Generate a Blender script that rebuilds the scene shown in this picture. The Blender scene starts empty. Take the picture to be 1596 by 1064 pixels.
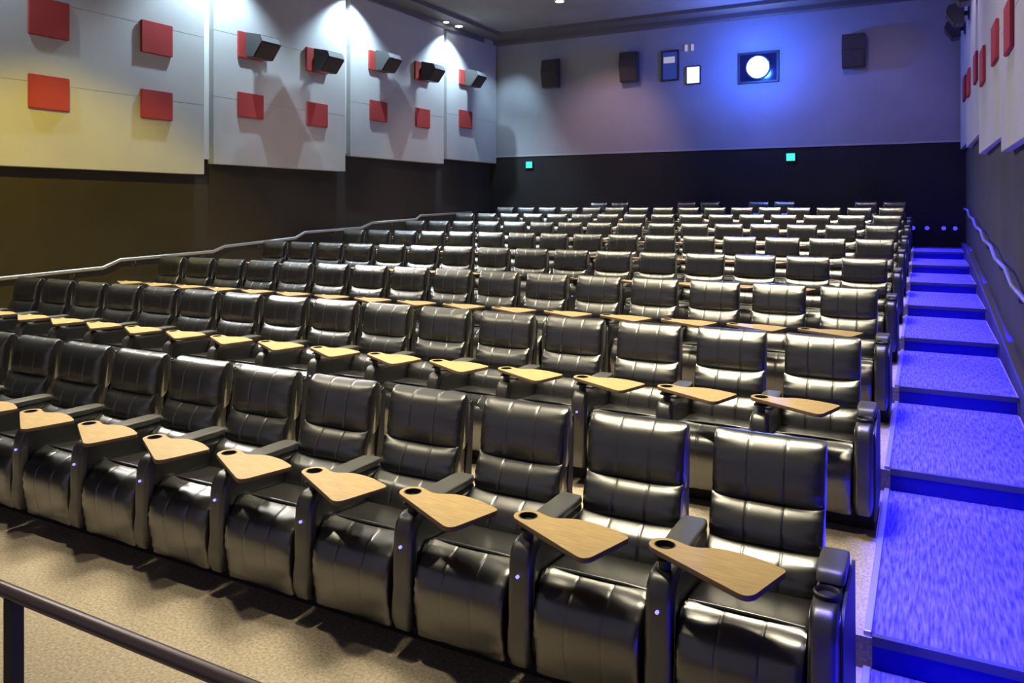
import bpy, bmesh, math, random
from mathutils import Vector, Matrix, noise
random.seed(7)
SC = bpy.context.scene
COL = SC.collection
PI = math.pi

# ------------------------------------------------------------------ materials
def new_mat(name):
    m = bpy.data.materials.new(name); m.use_nodes = True
    nt = m.node_tree; b = nt.nodes['Principled BSDF']
    return m, nt, b

def plain(name, col, rough=.5, metal=0., spec=.5):
    m, nt, b = new_mat(name)
    b.inputs['Base Color'].default_value = (*col, 1)
    b.inputs['Roughness'].default_value = rough
    b.inputs['Metallic'].default_value = metal
    b.inputs['Specular IOR Level'].default_value = spec
    return m

def emit(name, col, strength):
    m, nt, b = new_mat(name)
    b.inputs['Base Color'].default_value = (.02, .02, .02, 1)
    b.inputs['Emission Color'].default_value = (*col, 1)
    b.inputs['Emission Strength'].default_value = strength
    return m

def noise_bump(nt, b, scale, strength, dist=.01, stretch=(1, 1, 1), detail=4):
    tc = nt.nodes.new('ShaderNodeTexCoord'); mp = nt.nodes.new('ShaderNodeMapping')
    mp.inputs['Scale'].default_value = stretch
    n = nt.nodes.new('ShaderNodeTexNoise'); n.inputs['Scale'].default_value = scale
    n.inputs['Detail'].default_value = detail
    bp = nt.nodes.new('ShaderNodeBump'); bp.inputs['Strength'].default_value = strength
    bp.inputs['Distance'].default_value = dist
    L = nt.links.new
    L(tc.outputs['Object'], mp.inputs['Vector']); L(mp.outputs['Vector'], n.inputs['Vector'])
    L(n.outputs['Fac'], bp.inputs['Height']); L(bp.outputs['Normal'], b.inputs['Normal'])
    return mp, n

def noise_colour(nt, b, scale, c0, c1, stretch=(1, 1, 1), lo=.35, hi=.65, detail=6):
    tc = nt.nodes.new('ShaderNodeTexCoord'); mp = nt.nodes.new('ShaderNodeMapping')
    mp.inputs['Scale'].default_value = stretch
    n = nt.nodes.new('ShaderNodeTexNoise'); n.inputs['Scale'].default_value = scale
    n.inputs['Detail'].default_value = detail
    r = nt.nodes.new('ShaderNodeValToRGB')
    r.color_ramp.elements[0].position = lo; r.color_ramp.elements[0].color = (*c0, 1)
    r.color_ramp.elements[1].position = hi; r.color_ramp.elements[1].color = (*c1, 1)
    L = nt.links.new
    L(tc.outputs['Object'], mp.inputs['Vector']); L(mp.outputs['Vector'], n.inputs['Vector'])
    L(n.outputs['Fac'], r.inputs['Fac']); L(r.outputs['Color'], b.inputs['Base Color'])

def leather(name, col, rough, coat=.85):
    m, nt, b = new_mat(name)
    b.inputs['Base Color'].default_value = (*col, 1)
    b.inputs['Roughness'].default_value = rough
    b.inputs['Specular IOR Level'].default_value = .8
    b.inputs['IOR'].default_value = 1.62
    b.inputs['Coat Weight'].default_value = coat
    b.inputs['Coat Roughness'].default_value = .27
    b.inputs['Coat IOR'].default_value = 1.65
    noise_bump(nt, b, 8, .22, .012, (1, 1, .55), 4)
    return m

M = {}
M['leather'] = leather('black_leather', (.0050, .0049, .0060), .33)
M['leather_arm'] = leather('black_arm_leather', (.009, .0088, .0098), .42, .3)
M['pad'] = plain('arm_pad_vinyl', (.05, .05, .048), .45, 0, .8)
M['black'] = plain('black_plastic', (.012, .012, .013), .45)
M['recess'] = plain('dark_kick_board', (.012, .011, .013), .8)
M['shell'] = plain('seat_back_shell', (.02, .02, .021), .55)

m, nt, b = new_mat('oak_laminate')
b.inputs['Roughness'].default_value = .38
noise_colour(nt, b, 7, (.30, .20, .088), (.44, .32, .155), (1.2, 14, 1), .3, .7)
M['wood'] = m
M['wood_edge'] = plain('tray_edge_band', (.12, .075, .045), .5)

m, nt, b = new_mat('tan_carpet')
b.inputs['Roughness'].default_value = .95; b.inputs['Specular IOR Level'].default_value = .1
noise_colour(nt, b, 60, (.235, .195, .15), (.40, .34, .26), lo=.33, hi=.67)
M['carpet'] = m

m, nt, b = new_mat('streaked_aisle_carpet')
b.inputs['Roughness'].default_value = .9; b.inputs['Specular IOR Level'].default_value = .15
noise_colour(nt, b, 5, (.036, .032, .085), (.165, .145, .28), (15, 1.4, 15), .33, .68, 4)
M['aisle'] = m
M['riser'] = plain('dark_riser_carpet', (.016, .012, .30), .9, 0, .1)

def fabric(name, c0, c1, scale=.7):
    m, nt, b = new_mat(name)
    b.inputs['Roughness'].default_value = .9; b.inputs['Specular IOR Level'].default_value = .15
    noise_colour(nt, b, scale, c0, c1, lo=.3, hi=.7, detail=3)
    return m
M['panel'] = fabric('pale_grey_fabric', (.41, .405, .40), (.47, .465, .45))
M['strip'] = plain('pale_pilaster_paint', (.62, .62, .60), .6)
M['dark_wall'] = fabric('dark_brown_wall_carpet', (.038, .033, .029), (.049, .043, .037))
M['rear_dark'] = fabric('near_black_wall_carpet', (.030, .029, .030), (.040, .038, .038))
M['rear_wall'] = fabric('grey_painted_wall', (.33, .32, .34), (.38, .37, .39))
M['right_low'] = fabric('mid_grey_wall_carpet', (.068, .066, .064), (.085, .082, .078))
M['red'] = fabric('red_fabric', (.32, .042, .04), (.37, .052, .05), 2)
M['ceiling'] = fabric('dark_ceiling_paint', (.20, .19, .20), (.25, .24, .25))
M['trim'] = plain('ceiling_soffit_paint', (.13, .115, .115), .6)
M['pale_trim'] = plain('pale_ledge_paint', (.42, .41, .43), .6)
M['metal'] = plain('satin_aluminium', (.72, .70, .66), .36, .85)
M['nosing'] = plain('dark_stair_nosing', (.10, .10, .11), .4, .5)
M['rail'] = plain('brushed_rail_metal', (.50, .47, .44), .38, .85)
M['rail_dark'] = plain('bronze_painted_rail', (.125, .095, .10), .33, .35)
M['post'] = plain('black_painted_post', (.012, .012, .012), .5)
M['spk'] = plain('speaker_cabinet', (.035, .033, .034), .45)
M['grille'] = fabric('speaker_grille', (.055, .045, .042), (.075, .062, .058), 30)
M['spk_top'] = plain('speaker_badge_strip', (.24, .23, .24), .5)
M['led'] = emit('blue_button_light', (.25, .22, 1), 2.2)
M['lens'] = emit('projector_beam_lens', (.55, .75, 1), 60)
M['window_lit'] = emit('lit_booth_window', (.75, .88, 1), 1.6)
M['window_blue'] = emit('blue_booth_window', (.05, .1, .7), .35)
M['indicator'] = emit('small_pale_light', (.75, .7, 1), .5)
M['exit'] = emit('green_sign_glow', (.06, .85, .72), 1.2)
M['bluelamp'] = emit('blue_floor_lamp', (.07, .06, 1), 1.3)
M['white_lamp'] = emit('white_downlight', (.9, .95, 1), 14)
M['warm_lamp'] = emit('warm_downlight', (1, .5, .3), 5)

# ------------------------------------------------------------------ helpers
def link(o, parent=None):
    COL.objects.link(o)
    if parent: o.parent = parent
    return o

def mesh_obj(name, bm, mat, parent=None, smooth=False, loc=(0, 0, 0), rot=(0, 0, 0)):
    bmesh.ops.recalc_face_normals(bm, faces=bm.faces)
    if smooth:
        for e in bm.edges:
            if len(e.link_faces) == 2 and e.calc_face_angle(0) > .85: e.smooth = False
    me = bpy.data.meshes.new(name); bm.to_mesh(me); bm.free()
    for mm in (mat if isinstance(mat, (list, tuple)) else [mat]): me.materials.append(mm)
    if smooth:
        for p in me.polygons: p.use_smooth = True
    o = bpy.data.objects.new(name, me); o.location = loc; o.rotation_euler = rot
    return link(o, parent)

def tag(o, label, cat, group=None):
    o['label'] = label; o['category'] = cat
    if group: o['group'] = group
    return o

def thing(name, label, cat, loc=(0, 0, 0), rot=(0, 0, 0), group=None):
    o = bpy.data.objects.new(name, None); o.location = loc; o.rotation_euler = rot
    o.empty_display_size = .1
    link(o); return tag(o, label, cat, group)

def structure(name, bm, mat, parent=None):
    o = mesh_obj(name, bm, mat, parent)
    if parent is None: o['kind'] = 'structure'
    return o

def box(bm, x0, x1, y0, y1, z0, z1, bevel=0., seg=2, mi=0):
    r = bmesh.ops.create_cube(bm, size=1)
    vs = r['verts']
    for v in vs:
        v.co = Vector(((x0 + x1) / 2 + v.co.x * (x1 - x0), (y0 + y1) / 2 + v.co.y * (y1 - y0), (z0 + z1) / 2 + v.co.z * (z1 - z0)))
    fs = list({f for v in vs for f in v.link_faces})
    for f in fs: f.material_index = mi
    if bevel:
        es = list({e for v in vs for e in v.link_edges})
        bmesh.ops.bevel(bm, geom=es, offset=bevel, segments=seg, profile=.6, affect='EDGES')
    return bm

def bx(*a, **k):
    return box(bmesh.new(), *a, **k)

def cyl(bm, p0, p1, r, n=16, r2=None):
    p0, p1 = Vector(p0), Vector(p1); d = p1 - p0
    q = Vector((0, 0, 1)).rotation_difference(d.normalized()).to_matrix().to_4x4()
    bmesh.ops.create_cone(bm, cap_ends=True, segments=n, radius1=r, radius2=r if r2 is None else r2, depth=d.length,
                          matrix=Matrix.Translation((p0 + p1) / 2) @ q)
    return bm

def tube(bm, pts, r, n=12):
    pts = [Vector(p) for p in pts]
    rings = []
    up = Vector((0, 0, 1))
    for i, p in enumerate(pts):
        if i == 0: t = (pts[1] - p).normalized(); k = 1
        elif i == len(pts) - 1: t = (p - pts[-2]).normalized(); k = 1
        else:
            a = (p - pts[i - 1]).normalized(); c = (pts[i + 1] - p).normalized()
            t = (a + c).normalized(); k = 1 / max(.5, t.dot(a))
        s = t.cross(up)
        if s.length < 1e-4: s = Vector((1, 0, 0))
        s.normalize(); w = s.cross(t).normalized()
        rings.append([bm.verts.new(p + (s * math.cos(2 * PI * j / n) + w * math.sin(2 * PI * j / n) * k) * r) for j in range(n)])
    for a, c in zip(rings, rings[1:]):
        for j in range(n): bm.faces.new((a[j], a[(j + 1) % n], c[(j + 1) % n], c[j]))
    bm.faces.new(rings[0]); bm.faces.new(rings[-1])
    return bm

def prism(bm, poly, axis, a0, a1, mi=0):
    """extrude a 2D polygon along an axis ('x': poly is (y,z); 'y': poly is (x,z); 'z': (x,y))"""
    def P(u, v, a):
        return {'x': (a, u, v), 'y': (u, a, v), 'z': (u, v, a)}[axis]
    A = [bm.verts.new(P(u, v, a0)) for u, v in poly]; B = [bm.verts.new(P(u, v, a1)) for u, v in poly]
    fs = [bm.faces.new(A), bm.faces.new(B)]
    n = len(poly)
    for i in range(n): fs.append(bm.faces.new((A[i], A[(i + 1) % n], B[(i + 1) % n], B[i])))
    for f in fs: f.material_index = mi
    return bm

def spline_closed(pts, n):
    """closed Catmull-Rom through pts, n samples per span"""
    out = []; N = len(pts)
    for i in range(N):
        p0, p1, p2, p3 = (Vector((*pts[(i + k) % N], 0)) for k in (-1, 0, 1, 2))
        for j in range(n):
            t = j / n
            q = .5 * ((2 * p1) + (p2 - p0) * t + (2 * p0 - 5 * p1 + 4 * p2 - p3) * t * t + (3 * p1 - p0 - 3 * p2 + p3) * t ** 3)
            out.append((q.x, q.y))
    return out

def pillow(w, profile, xc=0., n_exp=6., span=4, seams=(), seed=0, wrinkle=.004, groove=.05, end=.0, ears=0.):
    """loft a closed (y,z) profile along x into a cushion with rounded, puckered ends and stitched seams"""
    pr = spline_closed(profile, span)
    cy = sum(p[0] for p in pr) / len(pr); cz = sum(p[1] for p in pr) / len(pr)
    us = [math.sin(PI / 2 * (i / 12)) for i in range(13)]
    xs = set()
    for u in us: xs.add(round(u * w / 2, 5)); xs.add(round(-u * w / 2, 5))
    for s in seams:
        for d in (-.010, -.004, 0, .004, .010): xs.add(round(s + d, 5))
    xs = sorted(xs)
    bm = bmesh.new(); rings = []
    for x in xs:
        u = min(1, abs(x) / (w / 2))
        s = max(end, (1 - u ** n_exp) ** (1 / n_exp)) if u < 1 else end
        sz = s
        if ears: s = .30 + .70 * s; sz = 1 - ears * (1 - u ** 2.5) - .04 * max(0, (u - .9) / .1) ** 2
        for q in seams:
            g_ = 1 - groove * math.exp(-((x - q) / .005) ** 2); s *= g_; sz *= .4 * g_ + .6
        ring = []
        for k, (y, z) in enumerate(pr):
            nv = noise.noise(Vector((x * 9 + seed * 3.1, y * 7, z * 14 + seed)))
            ed = max(0, (u - .62) / .38)
            a = wrinkle * nv + wrinkle * 1.5 * ed * math.sin(z * 130 + 2 * nv + seed)
            ss = s + a * 8 * (s > .2); sq = sz + a * 3 * (sz > .2)
            ring.append(bm.verts.new((x + xc, cy + (y - cy) * ss, cz + (z - cz) * sq)))
        rings.append(ring)
    n = len(pr)
    for a, c in zip(rings, rings[1:]):
        for j in range(n): bm.faces.new((a[j], a[(j + 1) % n], c[(j + 1) % n], c[j]))
    for r in (rings[0], rings[-1]):
        bm.faces.new(r)
    bmesh.ops.remove_doubles(bm, verts=bm.verts, dist=1e-5)
    return bm

def copy_tree(o, parent=None):
    c = o.copy(); COL.objects.link(c)
    if parent: c.parent = parent
    for ch in list(o.children): copy_tree(ch, c)
    return c

ORD = ['', 'first', 'second', 'third', 'fourth', 'fifth', 'sixth', 'seventh', 'eighth', 'ninth', 'tenth', 'eleventh',
       'twelfth', 'thirteenth', 'fourteenth', 'fifteenth', 'sixteenth']

# ------------------------------------------------------------------ measures
H = 2.2356                       # camera height
X0, Y0 = -.656, 3.873            # centre of the front-row seat beside the aisle, front of its back
PITCH, ROW, RISE = .65, 2.187, .153
NOSE = 4.118                     # first step edge
XL, XR, YR, ZC = -12.45, .88, 21.9, 7.62
AX0, AX1 = -.225, .75             # aisle between its metal edge and the right kerb

# ------------------------------------------------------------------ the room
prof = [(-5.0, 0), (NOSE, 0)]
for k in range(1, 9):
    y = NOSE + ROW * (k - 1)
    prof += [(y, RISE * k)]
    prof += [(y + ROW if k < 8 else YR + .2, RISE * k)]
prof += [(YR + .2, -.4), (-5, -.4)]
structure('floor', prism(bmesh.new(), prof, 'x', XL - .2, XR + .2), M['carpet'])
structure('ceiling', bx(XL - .2, XR + .2, -5, YR + .2, ZC, ZC + .2), M['ceiling'])
structure('wall_left', bx(XL - .2, XL, -5, YR + .2, -.3, ZC), M['dark_wall'])
structure('wall_right', bx(XR, XR + .2, -5, YR + .2, -.3, ZC), M['right_low'])
wr = structure('wall_rear', bx(XL, XR, YR, YR + .2, -.3, ZC), M['rear_wall'])
ZW = 3.81
mesh_obj('dark_wainscot', bx(XL, XR, YR - .06, YR, 1.0, ZW), M['rear_dark'], wr)
structure('trim_1', bx(XL, XR, YR - .085, YR, ZW, ZW + .05, bevel=.006), M['pale_trim'])
bm = bx(XL, XR, YR - .30, YR, ZC - .22, ZC); box(bm, XL, XR, YR - .9, YR - .30, ZC - .10, ZC)
structure('trim_2', bm, M['trim'])
bm = bx(XL, XL + .85, 9, YR - .9, ZC - .12, ZC); box(bm, XL, XL + .30, 5, YR - .9, ZC - .26, ZC - .12)
structure('trim_3', bm, M['trim'])
# kerb that follows the stair on its right, and the flat skirting on the left
pts = [(NOSE - ROW, .0)]
kb = [(NOSE - 2.2, -.05), (NOSE - 2.2, .12), (NOSE + ROW * 7, RISE * 8 + .14), (YR - .06, RISE * 8 + .14), (YR - .06, RISE * 8 - .05), (NOSE + ROW * 7, RISE * 7 - .2)]
structure('trim_4', prism(bmesh.new(), kb, 'x', AX1 + .02, XR), plain('kerb_carpet', (.07, .062, .13), .9, 0, .1))

# ------------------------------------------------------------------ side wall panels
bays = [(3.2, 10.34, 2.85), (10.62, 14.44, 3.07), (14.70, 18.72, 3.46), (18.98, 21.8, 3.62)]   # y0, y1, bottom z
where = ['nearest the screen', 'second from the screen', 'third from the screen', 'nearest the rear wall']
for side, x_out, sg in (('left', XL, 1), ('right', XR, -1)):
    th = .26 if side == 'left' else .12
    for i, (ya, yb, zb) in enumerate(bays):
        bm = bmesh.new()
        if side == 'left':
            poly = [(XL + .022, ya), (XL + th - .07, ya), (XL + th, yb), (XL + .022, yb)]
        else:
            poly = [(XR - .022, ya), (XR - th + .05, ya), (XR - th, yb), (XR - .022, yb)]
        cuts = [zb, zb + 1.32, zb + 2.62, ZC - .1]
        for q0, q1 in zip(cuts, cuts[1:]): prism(bm, poly, 'z', q0 + (.0006 if q0 > zb else 0), q1 - .0006)
        bmesh.ops.bevel(bm, geom=list(bm.edges), offset=.004, segments=2, affect='EDGES')
        o = mesh_obj('acoustic_panel', bm, M['panel'])
        tag(o, f'tall pale grey fabric panel bay on the {side} wall, {where[i]}', 'wall panel', f'pale fabric panels on the {side} wall')
if True:
    n = 5
    for (ya, yb, zb) in ((10.34, 10.62, 3.16), (14.44, 14.70, 3.51), (18.72, 18.98, 3.64), (21.8, 21.9, 3.85)):
        structure(f'trim_{n}', bx(XL, XL + .06, ya - .02, yb + .02, zb, ZC - .05), M['strip']); n += 1

# red squares, (y0, y1, z0, z1), front face x computed from the sawtooth
def face_x(side, y):
    for ya, yb, zb in bays:
        if ya <= y <= yb:
            t = (y - ya) / (yb - ya)
            return XL + .19 + .07 * t if side == 'left' else XR - .07 - .05 * t
sq_low = [(7.04, 7.68, 3.76, 4.29), (8.97, 9.61, 3.80, 4.31), (11.19, 11.86, 4.05, 4.55), (13.13, 13.79, 4.05, 4.58),
          (15.40, 16.08, 4.39, 4.90), (17.33, 17.98, 4.40, 4.92), (19.60, 20.30, 4.59, 5.12)]
sq_up = [(7.04, 7.68, 4.90, 5.50), (8.97, 9.61, 4.96, 5.53), (11.19, 11.86, 5.25, 5.78), (13.10, 13.79, 5.27, 5.80),
         (15.36, 16.01, 5.65, 6.14), (17.28, 17.98, 5.68, 6.18), (19.60, 20.30, 5.87, 6.32)]
bay_name = ['first panel bay', 'first panel bay', 'second panel bay', 'second panel bay',
            'third panel bay', 'third panel bay', 'rear panel bay']
pos = ['nearer one', 'farther one', 'nearer one', 'farther one', 'nearer one', 'farther one', '']
def red_square(side, r, label):
    y0, y1, z0, z1 = r
    xa = face_x(side, y0); xb = face_x(side, y1); t = .05 if side == 'left' else .04
    sg = 1 if side == 'left' else -1
    bm = prism(bmesh.new(), [(xa + .001 * sg, y0), (xa + t * sg, y0), (xb + t * sg, y1), (xb + .001 * sg, y1)], 'z', z0, z1)
    bmesh.ops.bevel(bm, geom=list(bm.edges), offset=.01, segments=2, affect='EDGES')
    o = mesh_obj('red_acoustic_tile', bm, M['red'])
    tag(o, label, 'wall tile', f'red square tiles on the {side} wall')
SPK = {'left': [2, 3, 4, 5, 6], 'right': [2, 3, 4, 5, 6]}
for side in ('left', 'right'):
    for i, r in enumerate(sq_low):
        if side == 'right' and i == 0: continue
        w = 'lower' if (side == 'left' or i < 9) else ''
        red_square(side, r, f'lower red square tile on {side} wall, {bay_name[i]}' + (f', {pos[i]}' if pos[i] else ''))
    for i, r in enumerate(sq_up):
        if side == 'right': continue
        extra = ' behind a speaker' if i in SPK[side] else ''
        red_square(side, r, f'upper red square tile{extra} on {side} wall, {bay_name[i]}' + (f', {pos[i]}' if pos[i] else ''))

def speaker(label, loc, rotz, group):
    """surround speaker: local +x points out of the wall, z up"""
    t = thing('wall_speaker', label, 'speaker', loc, (0, 0, rotz), group)
    cab = [(.12, .25), (.50, .17), (.56, .02), (.33, -.27), (.12, -.25)]
    bm = prism(bmesh.new(), cab, 'y', -.27, .27)
    bmesh.ops.bevel(bm, geom=list(bm.edges), offset=.012, segments=2, affect='EDGES')
    mesh_obj('cabinet', bm, M['spk'], t)
    d = Vector((.56 - .33, 0, .02 + .27)).normalized(); nrm = Vector((d.z, 0, -d.x))
    a = Vector((.33, 0, -.27)) + d * .02; c = Vector((.56, 0, .02)) - d * .02
    poly = [(a.x, a.z), (c.x, c.z), ((c + nrm * .014).x, (c + nrm * .014).z), ((a + nrm * .014).x, (a + nrm * .014).z)]
    mesh_obj('grille', prism(bmesh.new(), poly, 'y', -.245, .245), M['grille'], t)
    d = Vector((.06, 0, -.15)).normalized(); nrm = Vector((-d.z, 0, d.x))
    a = Vector((.50, 0, .17)) + d * .02; c = Vector((.56, 0, .02)) - d * .02
    poly = [(a.x, a.z), (c.x, c.z), ((c + nrm * .008).x, (c + nrm * .008).z), ((a + nrm * .008).x, (a + nrm * .008).z)]
    mesh_obj('front_strip', prism(bmesh.new(), poly, 'y', -.24, .24), M['spk_top'], t)
    bm = bx(0, .03, -.09, .09, -.14, .14, bevel=.005); box(bm, .03, .125, -.035, .035, -.05, .05)
    mesh_obj('bracket', bm, M['black'], t)
    return t
for j, i in enumerate(SPK['left']):
    r = sq_up[i]; y = (r[0] + r[1]) / 2; z = (r[2] + r[3]) / 2
    speaker(f'black wall speaker on left wall, {bay_name[i]}' + (f', {pos[i]}' if pos[i] else ''), (face_x('left', y) + .052, y, z - .02), 0, 'surround speakers on the left wall')
for i in (4, 5, 6):
    r = sq_up[i]; y = (r[0] + r[1]) / 2; z = (r[2] + r[3]) / 2
    speaker(f'black wall speaker on right wall, {bay_name[i]}' + (f', {pos[i]}' if pos[i] else ''), (face_x('right', y) - .012, y, z + .1), PI, 'surround speakers on the right wall').scale = (.72, .85, .85)
for x, z, lab in ((-10.19, 6.35, 'dark wall speaker nearest the left corner of the rear wall'),
                  (-7.65, 6.34, 'dark wall speaker left of the booth windows on the rear wall'),
                  (-1.62, 6.25, 'dark wall speaker right of the glowing projector on the rear wall')):
    t = thing('wall_speaker', lab, 'speaker', (x, YR, z), (0, 0, -PI / 2), 'surround speakers on the rear wall')
    bm = prism(bmesh.new(), [(.10, .44), (.34, .40), (.42, .0), (.30, -.46), (.10, -.46)], 'y', -.27, .27)
    bmesh.ops.bevel(bm, geom=list(bm.edges), offset=.015, segments=2, affect='EDGES')
    mesh_obj('cabinet', bm, M['spk'], t)
    bm = prism(bmesh.new(), [(.343, .375), (.42, -.01), (.435, -.01), (.358, .375)], 'y', -.25, .25)
    prism(bm, [(.42, -.02), (.306, -.43), (.321, -.43), (.435, -.02)], 'y', -.25, .25)
    mesh_obj('grille', bm, M['grille'], t)
    bm = bx(0, .03, -.1, .1, -.15, .15, bevel=.005); box(bm, .03, .105, -.04, .04, -.05, .05)
    mesh_obj('bracket', bm, M['black'], t)

# ------------------------------------------------------------------ projection booth ports
def port(name, label, x, z, w, h, pane_mat, frame=.05):
    t = thing(name, label, 'window', (x, YR, z))
    bm = bmesh.new()
    for a in ((-w / 2 - frame, -w / 2, -h / 2 - frame, h / 2 + frame), (w / 2, w / 2 + frame, -h / 2 - frame, h / 2 + frame)):
        box(bm, a[0], a[1], -.05, .0, a[2], a[3])
    box(bm, -w / 2, w / 2, -.05, 0, -h / 2 - frame, -h / 2); box(bm, -w / 2, w / 2, -.05, 0, h / 2, h / 2 + frame)
    mesh_obj('window_frame', bm, M['spk'], t)
    mesh_obj('pane', bx(-w / 2, w / 2, -.022, -.002, -h / 2, h / 2), pane_mat, t)
    return t
pw = port('projection_window', 'projector port glowing blue white high on the rear wall', -4.03, 6.04, .98, .74, plain('dark_port_glass', (.01, .012, .03), .12))
bm = bmesh.new(); bmesh.ops.create_uvsphere(bm, u_segments=32, v_segments=16, radius=.29, matrix=Matrix.Diagonal((1, .35, 1, 1)))
mesh_obj('projector_lens', bm, M['lens'], pw, True, (0, -.06, 0))  # lens made oversize so its shape takes in the surrounding glare
bm = bmesh.new(); cyl(bm, (0, -.025, 0), (0, -.075, 0), .33, 32)
mesh_obj('lens_barrel', bm, M['black'], pw)
port('booth_window', 'small brightly lit white booth window left of the projector port', -5.815, 5.97, .36, .46, M['window_lit'], .03)
t = port('booth_window', 'dark framed booth window with a pale light at its top', -6.49, 6.29, .42, .78, M['window_blue'], .05)
mesh_obj('lamp', bx(-.19, .14, -.04, -.02, .08, .26, bevel=.006), M['indicator'], t)
for dx, lab in ((-.09, 'left'), (.09, 'right')):
    o = mesh_obj('indicator_lamp', bx(-.035, .035, -.05, 0, -.09, .09, bevel=.008), M['indicator'], None, False, (-5.99 + dx + .06, YR, 6.76))
    tag(o, f'tiny pale lamp above the white booth window, {lab} of the pair', 'lamp', 'pair of tiny lamps above the booth window')
for x, z, lab in ((-11.0, 3.545, 'small glowing green sign near the left end of the dark rear wall'),
                  (-3.17, 3.555, 'small glowing green sign below the projector on the dark rear wall')):
    t = thing('exit_sign', lab, 'sign', (x, YR - .06, z))
    mesh_obj('housing', bx(-.13, .13, -.05, 0, -.12, .12, bevel=.01), M['black'], t)
    mesh_obj('lit_face', bx(-.11, .11, -.058, -.05, -.10, .10, bevel=.003), M['exit'], t)
for i, x in enumerate((-.265, .045, .405, .65)):
    o = bmesh.new(); bmesh.ops.create_uvsphere(o, u_segments=16, v_segments=10, radius=.05)
    t = thing('floor_lamp', f'small blue lamp at the head of the aisle stairs, {ORD[i + 1]} from the left', 'lamp', (x, YR - .06, 1.70), group='blue lamps at the stair head')
    mesh_obj('bulb', o, M['bluelamp'], t, True, (0, -.06, 0))
    mesh_obj('mount', bx(-.05, .05, -.03, 0, -.05, .05, bevel=.006), M['black'], t)

# ------------------------------------------------------------------ ceiling lamps seen
def downlight(label, x, y, mat, r=.09):
    t = thing('ceiling_light', label, 'ceiling light', (x, y, ZC - .12 if x < -11.3 else ZC), group=None)
    mesh_obj('trim_ring', cyl(bmesh.new(), (0, 0, -.03), (0, 0, 0), r + .035, 28), M['spk_top'], t)
    mesh_obj('lens', cyl(bmesh.new(), (0, 0, -.045), (0, 0, -.03), r, 24), mat, t)
downlight('round white downlight in the ceiling edge, left of the pair', -12.0, 18.55, M['white_lamp'], .07)
downlight('round white downlight in the ceiling edge, right and brighter of the pair', -11.95, 19.15, M['white_lamp'], .10)
downlight('warm orange downlight at the top edge of the ceiling', -8.42, 18.45, M['warm_lamp'], .11)

# ------------------------------------------------------------------ aisle stair
for k in range(1, 9):
    y0 = NOSE + ROW * (k - 1); y1 = NOSE + ROW * k if k < 8 else YR - .08
    z = RISE * k
    t = thing('stair_step', f'carpeted aisle step under blue light, {ORD[k]} step up from the front' if k < 8 else 'carpeted landing at the head of the blue lit aisle', 'step', (0, y0, z), group='aisle steps')
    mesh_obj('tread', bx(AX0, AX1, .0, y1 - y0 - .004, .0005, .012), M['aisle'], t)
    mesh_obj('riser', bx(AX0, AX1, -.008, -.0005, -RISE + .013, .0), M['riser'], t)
    bm = prism(bmesh.new(), [(-.014, -.028), (-.014, .017), (.020, .017), (.020, .0125), (-.0085, .0125), (-.0085, -.028)], 'x', AX0, AX1 + .015)
    mesh_obj('nosing', bm, M['nosing'], t)
    bm = bx(AX0 - .040, AX0 - .003, .01, y1 - y0 - .01, .0005, .026, bevel=.006)
    mesh_obj('edge_strip', bm, M['metal'], t)
# one step lower in front of the first nosing
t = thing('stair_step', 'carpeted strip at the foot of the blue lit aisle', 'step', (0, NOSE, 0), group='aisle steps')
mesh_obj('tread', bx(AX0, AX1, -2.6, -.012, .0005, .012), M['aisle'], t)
mesh_obj('edge_strip', bx(AX0 - .040, AX0 - .003, -2.6, -.02, .0005, .026, bevel=.006), M['metal'], t)

# ------------------------------------------------------------------ handrails
def wall_rail(name, label, pts, wx, r, mat, brackets):
    t = thing(name, label, 'handrail', (pts[0][0], pts[0][1], pts[0][2]))
    o = Vector(pts[0])
    mesh_obj('rail', tube(bmesh.new(), [Vector(p) - o for p in pts], r, 12), mat, t, True)
    for (i, f) in brackets:
        p = Vector(pts[i]).lerp(Vector(pts[i + 1]), f) - o
        bm = tube(bmesh.new(), [p + Vector((0, 0, -r * .5)), p + Vector((0, 0, -.075)), (wx - o.x, p.y, p.z - .095)], .011, 8)
        cyl(bm, (wx - o.x, p.y, p.z - .095), (wx - o.x + (.012 if wx < o.x else -.012), p.y, p.z - .095), .038, 14)
        mesh_obj('bracket', bm, M['rail_dark'], t)
xl = XL + .09
kx = -xl / 12.4
lp = [(-12.4, 4.6, 1.10), (-12.4, 6.737, 1.141), (-12.4, 8.402, 1.186), (-12.4, 8.725, 1.302), (-12.4, 10.728, 1.345), (-12.4, 11.014, 1.433), (-12.4, 12.988, 1.53),
      (-12.4, 13.292, 1.649), (-12.4, 15.285, 1.703), (-12.4, 15.717, 1.822), (-12.4, 17.629, 1.876), (-12.4, 17.844, 1.98), (-12.4, 20.612, 2.05)]
lp = [(xl, y * kx, H + (z - H) * kx) for x, y, z in lp]
wall_rail('wall_handrail', 'pale metal handrail stepping up along the dark left wall', lp, XL, .032, M['rail'], [(1, .7), (3, .15), (3, .9), (5, .5), (7, .5), (9, .5), (11, .3), (11, .8)])
xr = XR - .09
rp = []
for i in range(9):
    ys = NOSE + ROW * (i - .55)
    rp += [(xr, ys - 1.45, .93 + RISE * i), (xr, ys, .93 + RISE * i + .03)]
rp = [p for p in rp if p[1] < YR - 1.0]
wall_rail('wall_handrail', 'pale metal handrail stepping up the right wall beside the aisle', rp, XR, .023, M['rail'], [(i, .5) for i in range(2, 16, 2) if i + 1 < len(rp)])

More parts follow.
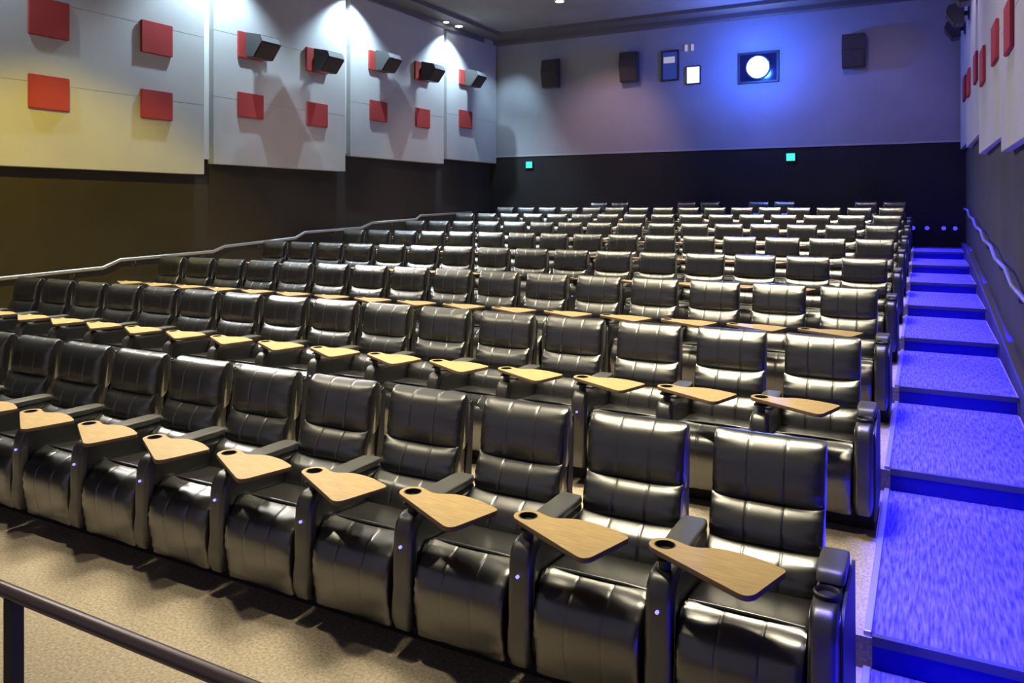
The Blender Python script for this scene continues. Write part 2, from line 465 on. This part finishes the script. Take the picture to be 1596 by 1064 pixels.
g = thing('guard_rail', 'bronze tube guard rail on a black post in the front corner', 'railing', (-2.5, 1.40, 0))
mesh_obj('top_rail', tube(bmesh.new(), [(-4.5, 0, 1.032), (1.9, 0, 1.032)], .0215, 20), M['rail_dark'], g, True)
for x in (-1.9, -.002, 1.8):
    bm = bx(x - .02, x + .02, -.02, .02, .0, 1.02)
    box(bm, x - .05, x + .05, -.05, .05, 0, .012)
    mesh_obj('post', bm, M['post'], g)

# ------------------------------------------------------------------ recliner
GROUP = 'black leather recliners'
def fillet(poly, radii, n=8):
    out = []; N = len(poly)
    for i in range(N):
        p = Vector((*poly[i], 0)); a = (Vector((*poly[i - 1], 0)) - p); c = (Vector((*poly[(i + 1) % N], 0)) - p)
        r = radii[i]
        if r == 0: out.append((p.x, p.y)); continue
        d = min(r, a.length * .48, c.length * .48)
        s = p + a.normalized() * d; e = p + c.normalized() * d
        for j in range(n + 1):
            t = j / n; q = s * (1 - t) ** 2 + p * 2 * t * (1 - t) + e * t * t
            out.append((q.x, q.y))
    return out

def tray_mesh():
    cx, cy, r = -.317, -.667, .066
    arc = [(cx + r * math.cos(a), cy + r * math.sin(a)) for a in [math.radians(62 + i * (244 - 62) / 14) for i in range(15)]]
    rest = fillet([arc[-1], (.088, -.966), (.178, -.668), (.03, -.606), (-.105, -.592), (-.205, -.642), arc[0]],
                  [0, .06, .028, .07, .05, .06, 0])
    outline = arc[:-1] + rest[:-1]
    cu = bpy.data.curves.new('tray', 'CURVE'); cu.dimensions = '2D'; cu.fill_mode = 'BOTH'
    for pts in (outline, [(cx + .046 * math.cos(-2 * PI * i / 24), cy + .046 * math.sin(-2 * PI * i / 24)) for i in range(24)]):
        sp = cu.splines.new('POLY'); sp.points.add(len(pts) - 1); sp.use_cyclic_u = True
        for q, (x, y) in zip(sp.points, pts): q.co = (x, y, 0, 1)
    cu.extrude = .010; cu.bevel_depth = .0015; cu.bevel_resolution = 1
    tmp = bpy.data.objects.new('tray_tmp', cu); COL.objects.link(tmp)
    dg = bpy.context.evaluated_depsgraph_get()
    me = bpy.data.meshes.new_from_object(tmp.evaluated_get(dg))
    bpy.data.objects.remove(tmp); bpy.data.curves.remove(cu)
    me.name = 'tray_table'; me.materials.clear()
    me.materials.append(M['wood']); me.materials.append(M['wood_edge'])
    for p in me.polygons: p.material_index = 0 if p.normal.z > .5 else 1
    return me

def arm_body(xc, w):
    pr = [(-.755, .15), (-.768, .35), (-.765, .55), (-.752, .645), (-.715, .695), (-.64, .705), (-.40, .70), (-.18, .70), (-.13, .66), (-.12, .40), (-.13, .15), (-.45, .14)]
    return pillow(w, pr, xc, 7, 3, (), 3, .0008, 0, .86)

def make_recliner():
    t = thing('recliner_seat', 'x', 'recliner', (0, 0, 0), (0, 0, 0), GROUP)
    S = (-.085, .085)
    up = [(.052, 1.08), (.040, 1.128), (.008, 1.149), (-.038, 1.138), (-.080, 1.100), (-.108, 1.045), (-.122, .975), (-.133, .905), (-.119, .850), (-.06, .832), (.005, .86), (.040, .96)]
    mesh_obj('headrest_cushion', pillow(.51, up, 0, 5, 4, S, 1, .004, .035, ears=.045), M['leather'], t, True)
    mid = [(-.01, .85), (-.055, .876), (-.108, .866), (-.158, .824), (-.192, .765), (-.204, .705), (-.185, .664), (-.10, .645), (-.01, .68)]
    mesh_obj('back_cushion', pillow(.51, mid, 0, 4, 4, S, 2, .005, .05, ears=.12), M['leather'], t, True)
    low = [(-.06, .66), (-.13, .685), (-.20, .682), (-.27, .645), (-.305, .585), (-.310, .53), (-.28, .49), (-.16, .47), (-.06, .52)]
    mesh_obj('lumbar_cushion', pillow(.50, low, 0, 6, 4, S, 5, .004, .04, ears=.05), M['leather'], t, True)
    seat = [(-.12, .50), (-.25, .528), (-.40, .540), (-.53, .552), (-.585, .556), (-.605, .535), (-.59, .47), (-.40, .43), (-.12, .43)]
    mesh_obj('seat_cushion', pillow(.50, seat, 0, 12, 4, (), 7, .002, .0), M['leather'], t, True)
    foot = [(-.585, .540), (-.63, .546), (-.69, .524), (-.745, .476), (-.776, .40), (-.777, .30), (-.757, .20), (-.742, .145), (-.72, .13), (-.62, .14), (-.58, .30)]
    mesh_obj('footrest', pillow(.495, foot, 0, 7, 4, S, 9, .004, .03, ears=.02), M['leather'], t, True)
    bm = bmesh.new(); tube(bm, [(-.235, -.597, .556), (-.12, -.6, .561), (0, -.602, .562), (.12, -.6, .561), (.235, -.597, .556)], .008, 8)
    mesh_obj('piping', bm, M['leather'], t, True)
    bm = prism(bmesh.new(), [(-.02, .16), (.045, .16), (.105, 1.06), (.085, 1.10), (.045, 1.09), (-.05, .45)], 'x', -.236, .236)
    bmesh.ops.bevel(bm, geom=list(bm.edges), offset=.012, segments=2, affect='EDGES')
    mesh_obj('back_shell', bm, M['shell'], t)
    bm = bx(-.395, .25, -.565, .06, .0, .15)
    box(bm, -.245, .245, -.57, .0, .15, .43)
    mesh_obj('base', bm, M['recess'], t)
    a = mesh_obj('armrest', arm_body(-.32, .128), M['leather_arm'], t, True)
    pad = [(-.575, .705), (-.58, .728), (-.555, .742), (-.40, .745), (-.24, .743), (-.15, .738), (-.135, .72), (-.15, .698), (-.36, .695)]
    mesh_obj('arm_pad', pillow(.126, pad, -.32, 6, 3, (), 4, .001, 0, .6), M['pad'], a, True)
    bm = cyl(bmesh.new(), (-.32, -.774, .562), (-.32, -.764, .562), .0075, 14)
    mesh_obj('blue_button', bm, M['led'], a)
    tr = bpy.data.objects.new('tray_table', tray_mesh()); link(tr, t); tr.location = (0, 0, .792)
    bm = bmesh.new()
    cyl(bm, (-.317, -.667, -.045), (-.317, -.667, -.040), .050, 24)
    n = 24
    r0 = [bm.verts.new((-.317 + .046 * math.cos(2 * PI * i / n), -.667 + .046 * math.sin(2 * PI * i / n), .0115)) for i in range(n)]
    r1 = [bm.verts.new((-.317 + .040 * math.cos(2 * PI * i / n), -.667 + .040 * math.sin(2 * PI * i / n), .0125)) for i in range(n)]
    r2 = [bm.verts.new((-.317 + .039 * math.cos(2 * PI * i / n), -.667 + .039 * math.sin(2 * PI * i / n), -.040)) for i in range(n)]
    for A, B in ((r0, r1), (r1, r2)):
        for i in range(n): bm.faces.new((A[i], A[(i + 1) % n], B[(i + 1) % n], B[i]))
    mesh_obj('cup_holder', bm, M['black'], tr, True)
    bm = cyl(bmesh.new(), (-.317, -.667, -.10), (-.317, -.667, -.045), .026, 16)
    cyl(bm, (-.268, -.663, -.018), (-.268, -.663, -.030), .016, 12)
    box(bm, -.345, -.245, -.69, -.625, -.03, -.013, bevel=.004)
    mesh_obj('pivot', bm, M['black'], tr)
    return t

def add_end_arm(t):
    a = mesh_obj('armrest', arm_body(.316, .112), M['leather_arm'], t, True)
    a['label'] = 'outer armrest with a sunken cup holder beside the aisle'
    pad = [(-.49, .702), (-.495, .735), (-.47, .757), (-.40, .760), (-.30, .758), (-.235, .750), (-.22, .72), (-.23, .698), (-.36, .695)]
    mesh_obj('arm_pad', pillow(.112, pad, .316, 9, 3, (), 4, .001, 0, .75), M['pad'], a, True)
    bm = bmesh.new(); n = 24; cy = -.60
    R = [[bm.verts.new((.316 + r * math.cos(2 * PI * i / n), cy + r * math.sin(2 * PI * i / n), z)) for i in range(n)] for r, z in ((.050, .700), (.052, .722), (.046, .728), (.041, .722), (.038, .7085))]
    for A, B in zip(R, R[1:]):
        for i in range(n): bm.faces.new((A[i], A[(i + 1) % n], B[(i + 1) % n], B[i]))
    bm.faces.new(R[-1])
    mesh_obj('cup_holder', bm, M['black'], a, True)
    bm = prism(bmesh.new(), fillet([(-.70, .10), (-.70, .62), (-.62, .69), (-.14, .69), (-.10, .10)], [.03, .05, .05, .05, .02], 5), 'x', .373, .384)
    bmesh.ops.bevel(bm, geom=[e for e in bm.edges if len(e.link_faces) == 2 and abs(e.calc_face_angle(0)) > 1.2], offset=.004, segments=2, affect='EDGES')
    mesh_obj('side_panel', bm, M['shell'], t)
    bm = bx(.25, .37, -.565, .0, .0, .15)
    mesh_obj('plinth', bm, M['recess'], t)

proto = make_recliner()
proto_end = copy_tree(proto); add_end_arm(proto_end)
used = {'a': False, 'b': False}
rows = [list(range(0, 11))] + [list(range(16)) for _ in range(7)] + [[0, 1, 4, 5, 7, 8, 11, 12]]
row_lab = ['front row', 'second row', 'third row', 'fourth row', 'fifth row', 'sixth row', 'seventh row', 'eighth row', 'rearmost row']
for k, seats in enumerate(rows):
    for n, s in enumerate(seats):
        if s == 0:
            o = proto_end if not used['b'] else copy_tree(proto_end); used['b'] = True
        else:
            o = proto if not used['a'] else copy_tree(proto); used['a'] = True
        o.location = (X0 - PITCH * s, Y0 + ROW * k, RISE * k)
        o['group'] = 'black leather recliners in the ' + row_lab[k]
        if n == 0: lab = f'black leather recliner in the {row_lab[k]}, first seat beside the blue lit aisle'
        elif k > 0 and n == len(seats) - 1: lab = f'black leather recliner in the {row_lab[k]}, last seat toward the left wall'
        else: lab = f'black leather recliner in the {row_lab[k]}, {ORD[n + 1]} seat from the blue lit aisle'
        o['label'] = lab

# ------------------------------------------------------------------ light
def area(loc, size, power, col, rot=(0, 0, 0), spread=PI, size_y=None, shape='DISK'):
    l = bpy.data.lights.new('area', 'AREA'); l.energy = power; l.color = col; l.size = size; l.spread = spread
    l.shape = shape
    if size_y: l.shape = 'RECTANGLE'; l.size_y = size_y
    o = bpy.data.objects.new('area_light', l); o.location = loc; o.rotation_euler = rot; link(o); return o
def spot(loc, target, angle, power, col, blend=.5, radius=.1):
    l = bpy.data.lights.new('spot', 'SPOT'); l.energy = power; l.color = col; l.spot_size = math.radians(angle); l.spot_blend = blend
    l.shadow_soft_size = radius
    o = bpy.data.objects.new('spot_light', l); o.location = loc
    o.rotation_euler = (Vector(target) - Vector(loc)).to_track_quat('-Z', 'Y').to_euler(); link(o); return o
def point(loc, power, col, radius=.1):
    l = bpy.data.lights.new('point', 'POINT'); l.energy = power; l.color = col; l.shadow_soft_size = radius
    o = bpy.data.objects.new('point_light', l); o.location = loc; link(o); return o

WARM = (1, .89, .62)
# house lights over the seats: the front pair throws the tray shadows on the carpet
for x, p in ((-2.75, 620), (-7.4, 250)):
    spot((x, 2.25, ZC - .5), (x + .1 if x > -5 else x + 1.2, 3.9, 0), 84, p * 1.15, WARM, .7, .12)
for y, p, sp in ((4.4, 58, 44), (7.0, 34, 54), (9.4, 36, 54), (11.6, 38, 54), (13.8, 42, 54), (16.2, 46, 54), (18.6, 48, 54)):
    for x in (-10.0, -7.9, -5.8, -3.7, -1.8):
        area((x, y, ZC - .15), 1.5, p, WARM, spread=math.radians(sp))
for x in (-9.6, -7.4, -5.2, -3.2, -1.6):  # extra tilted lamps, added to brighten the cushions behind the front row
    area((x, 4.6, ZC - .15), .7, 15, WARM, rot=(math.radians(20), 0, 0), spread=math.radians(42))
# row of lamps added along the left side for highlights on the seat crowns
for y in (5.2, 7.4, 9.6, 11.8, 14.0, 16.2):
    d = Vector((-3.2, y - 1.0, 1.0)) - Vector((-11.5, y, ZC - .3))
    area((-11.5, y, ZC - .3), .6, 44, (1, .93, .84), rot=d.to_track_quat('-Z', 'Y').to_euler(), spread=math.radians(84))
# washers along the left wall
for y, p in ((5.6, 420), (10.48, 1050), (14.57, 1050), (18.85, 1000)):
    spot((XL + .75, y, ZC - .2), (XL + .25, y, 2.6), 112, p, (.58, .82, 1), .6, .05)
# unseen yellow spot added to tint the lower left wall
spot((-6.3, 2.5, 7.2), (-12.2, 8.3, 1.6), 34, 3000, (1, .74, .01), .6, .15)
# added pinkish fill low on the left wall and left of the rear wall
for y in (11.6, 16.8):
    spot((-8.4, y, ZC - .3), (-12.3, y + .9, 2.4), 50, 230, (1, .70, .56), .9, .2)
# spots added to brighten the right wall panels
spot((XR - .8, 9.0, ZC - .2), (XR - .15, 9.6, 3.4), 110, 380, (1, .92, .80), .7, .1)
spot((XR - .8, 15.5, ZC - .2), (XR - .15, 15.8, 3.4), 100, 190, (.95, .78, .92), .7, .1)
# extra bluish spot added to tint the rear left corner
spot((XL + 1.3, 20.2, ZC - .25), (XL + .7, 21.9, 4.4), 66, 300, (.5, .78, 1), .8, .1)
# rear wall: added point for the projector's blue spill, added pink and violet fill
point((-4.03, 20.7, 6.05), 340, (.03, .12, 1), .12)
spot((-7.6, 18.6, ZC - .25), (-8.4, 21.9, 3.7), 66, 330, (.9, .55, .62), .8, .2)
spot((-2.0, 18.2, ZC - .25), (-1.6, 21.9, 4.0), 80, 140, (.55, .42, .9), .8, .2)
# blue strip over the aisle stair
area(((AX0 + AX1) / 2 + .09, 11.5, ZC - .1), AX1 - AX0 + .06, 1350, (.012, .006, 1), spread=math.radians(5), size_y=21)

w = bpy.data.worlds.new('world'); SC.world = w; w.use_nodes = True
w.node_tree.nodes['Background'].inputs['Color'].default_value = (.52, .47, .64, 1)
w.node_tree.nodes['Background'].inputs['Strength'].default_value = .36

# ------------------------------------------------------------------ camera
cam = bpy.data.cameras.new('camera'); co = bpy.data.objects.new('camera', cam); link(co)
co.location = (0, 0, H); co.rotation_euler = (PI / 2, 0, .4895)
cam.sensor_width = 36; cam.lens = 36 * 1208.4 / 1596
cam.shift_x = 0; cam.shift_y = (321.66 - 532) / 1596
cam.clip_start = .05; cam.clip_end = 200
SC.camera = co
vs = SC.view_settings
vs.view_transform = 'Standard'; vs.look = 'None'; vs.gamma = 1; vs.use_curve_mapping = False; vs.exposure = 0
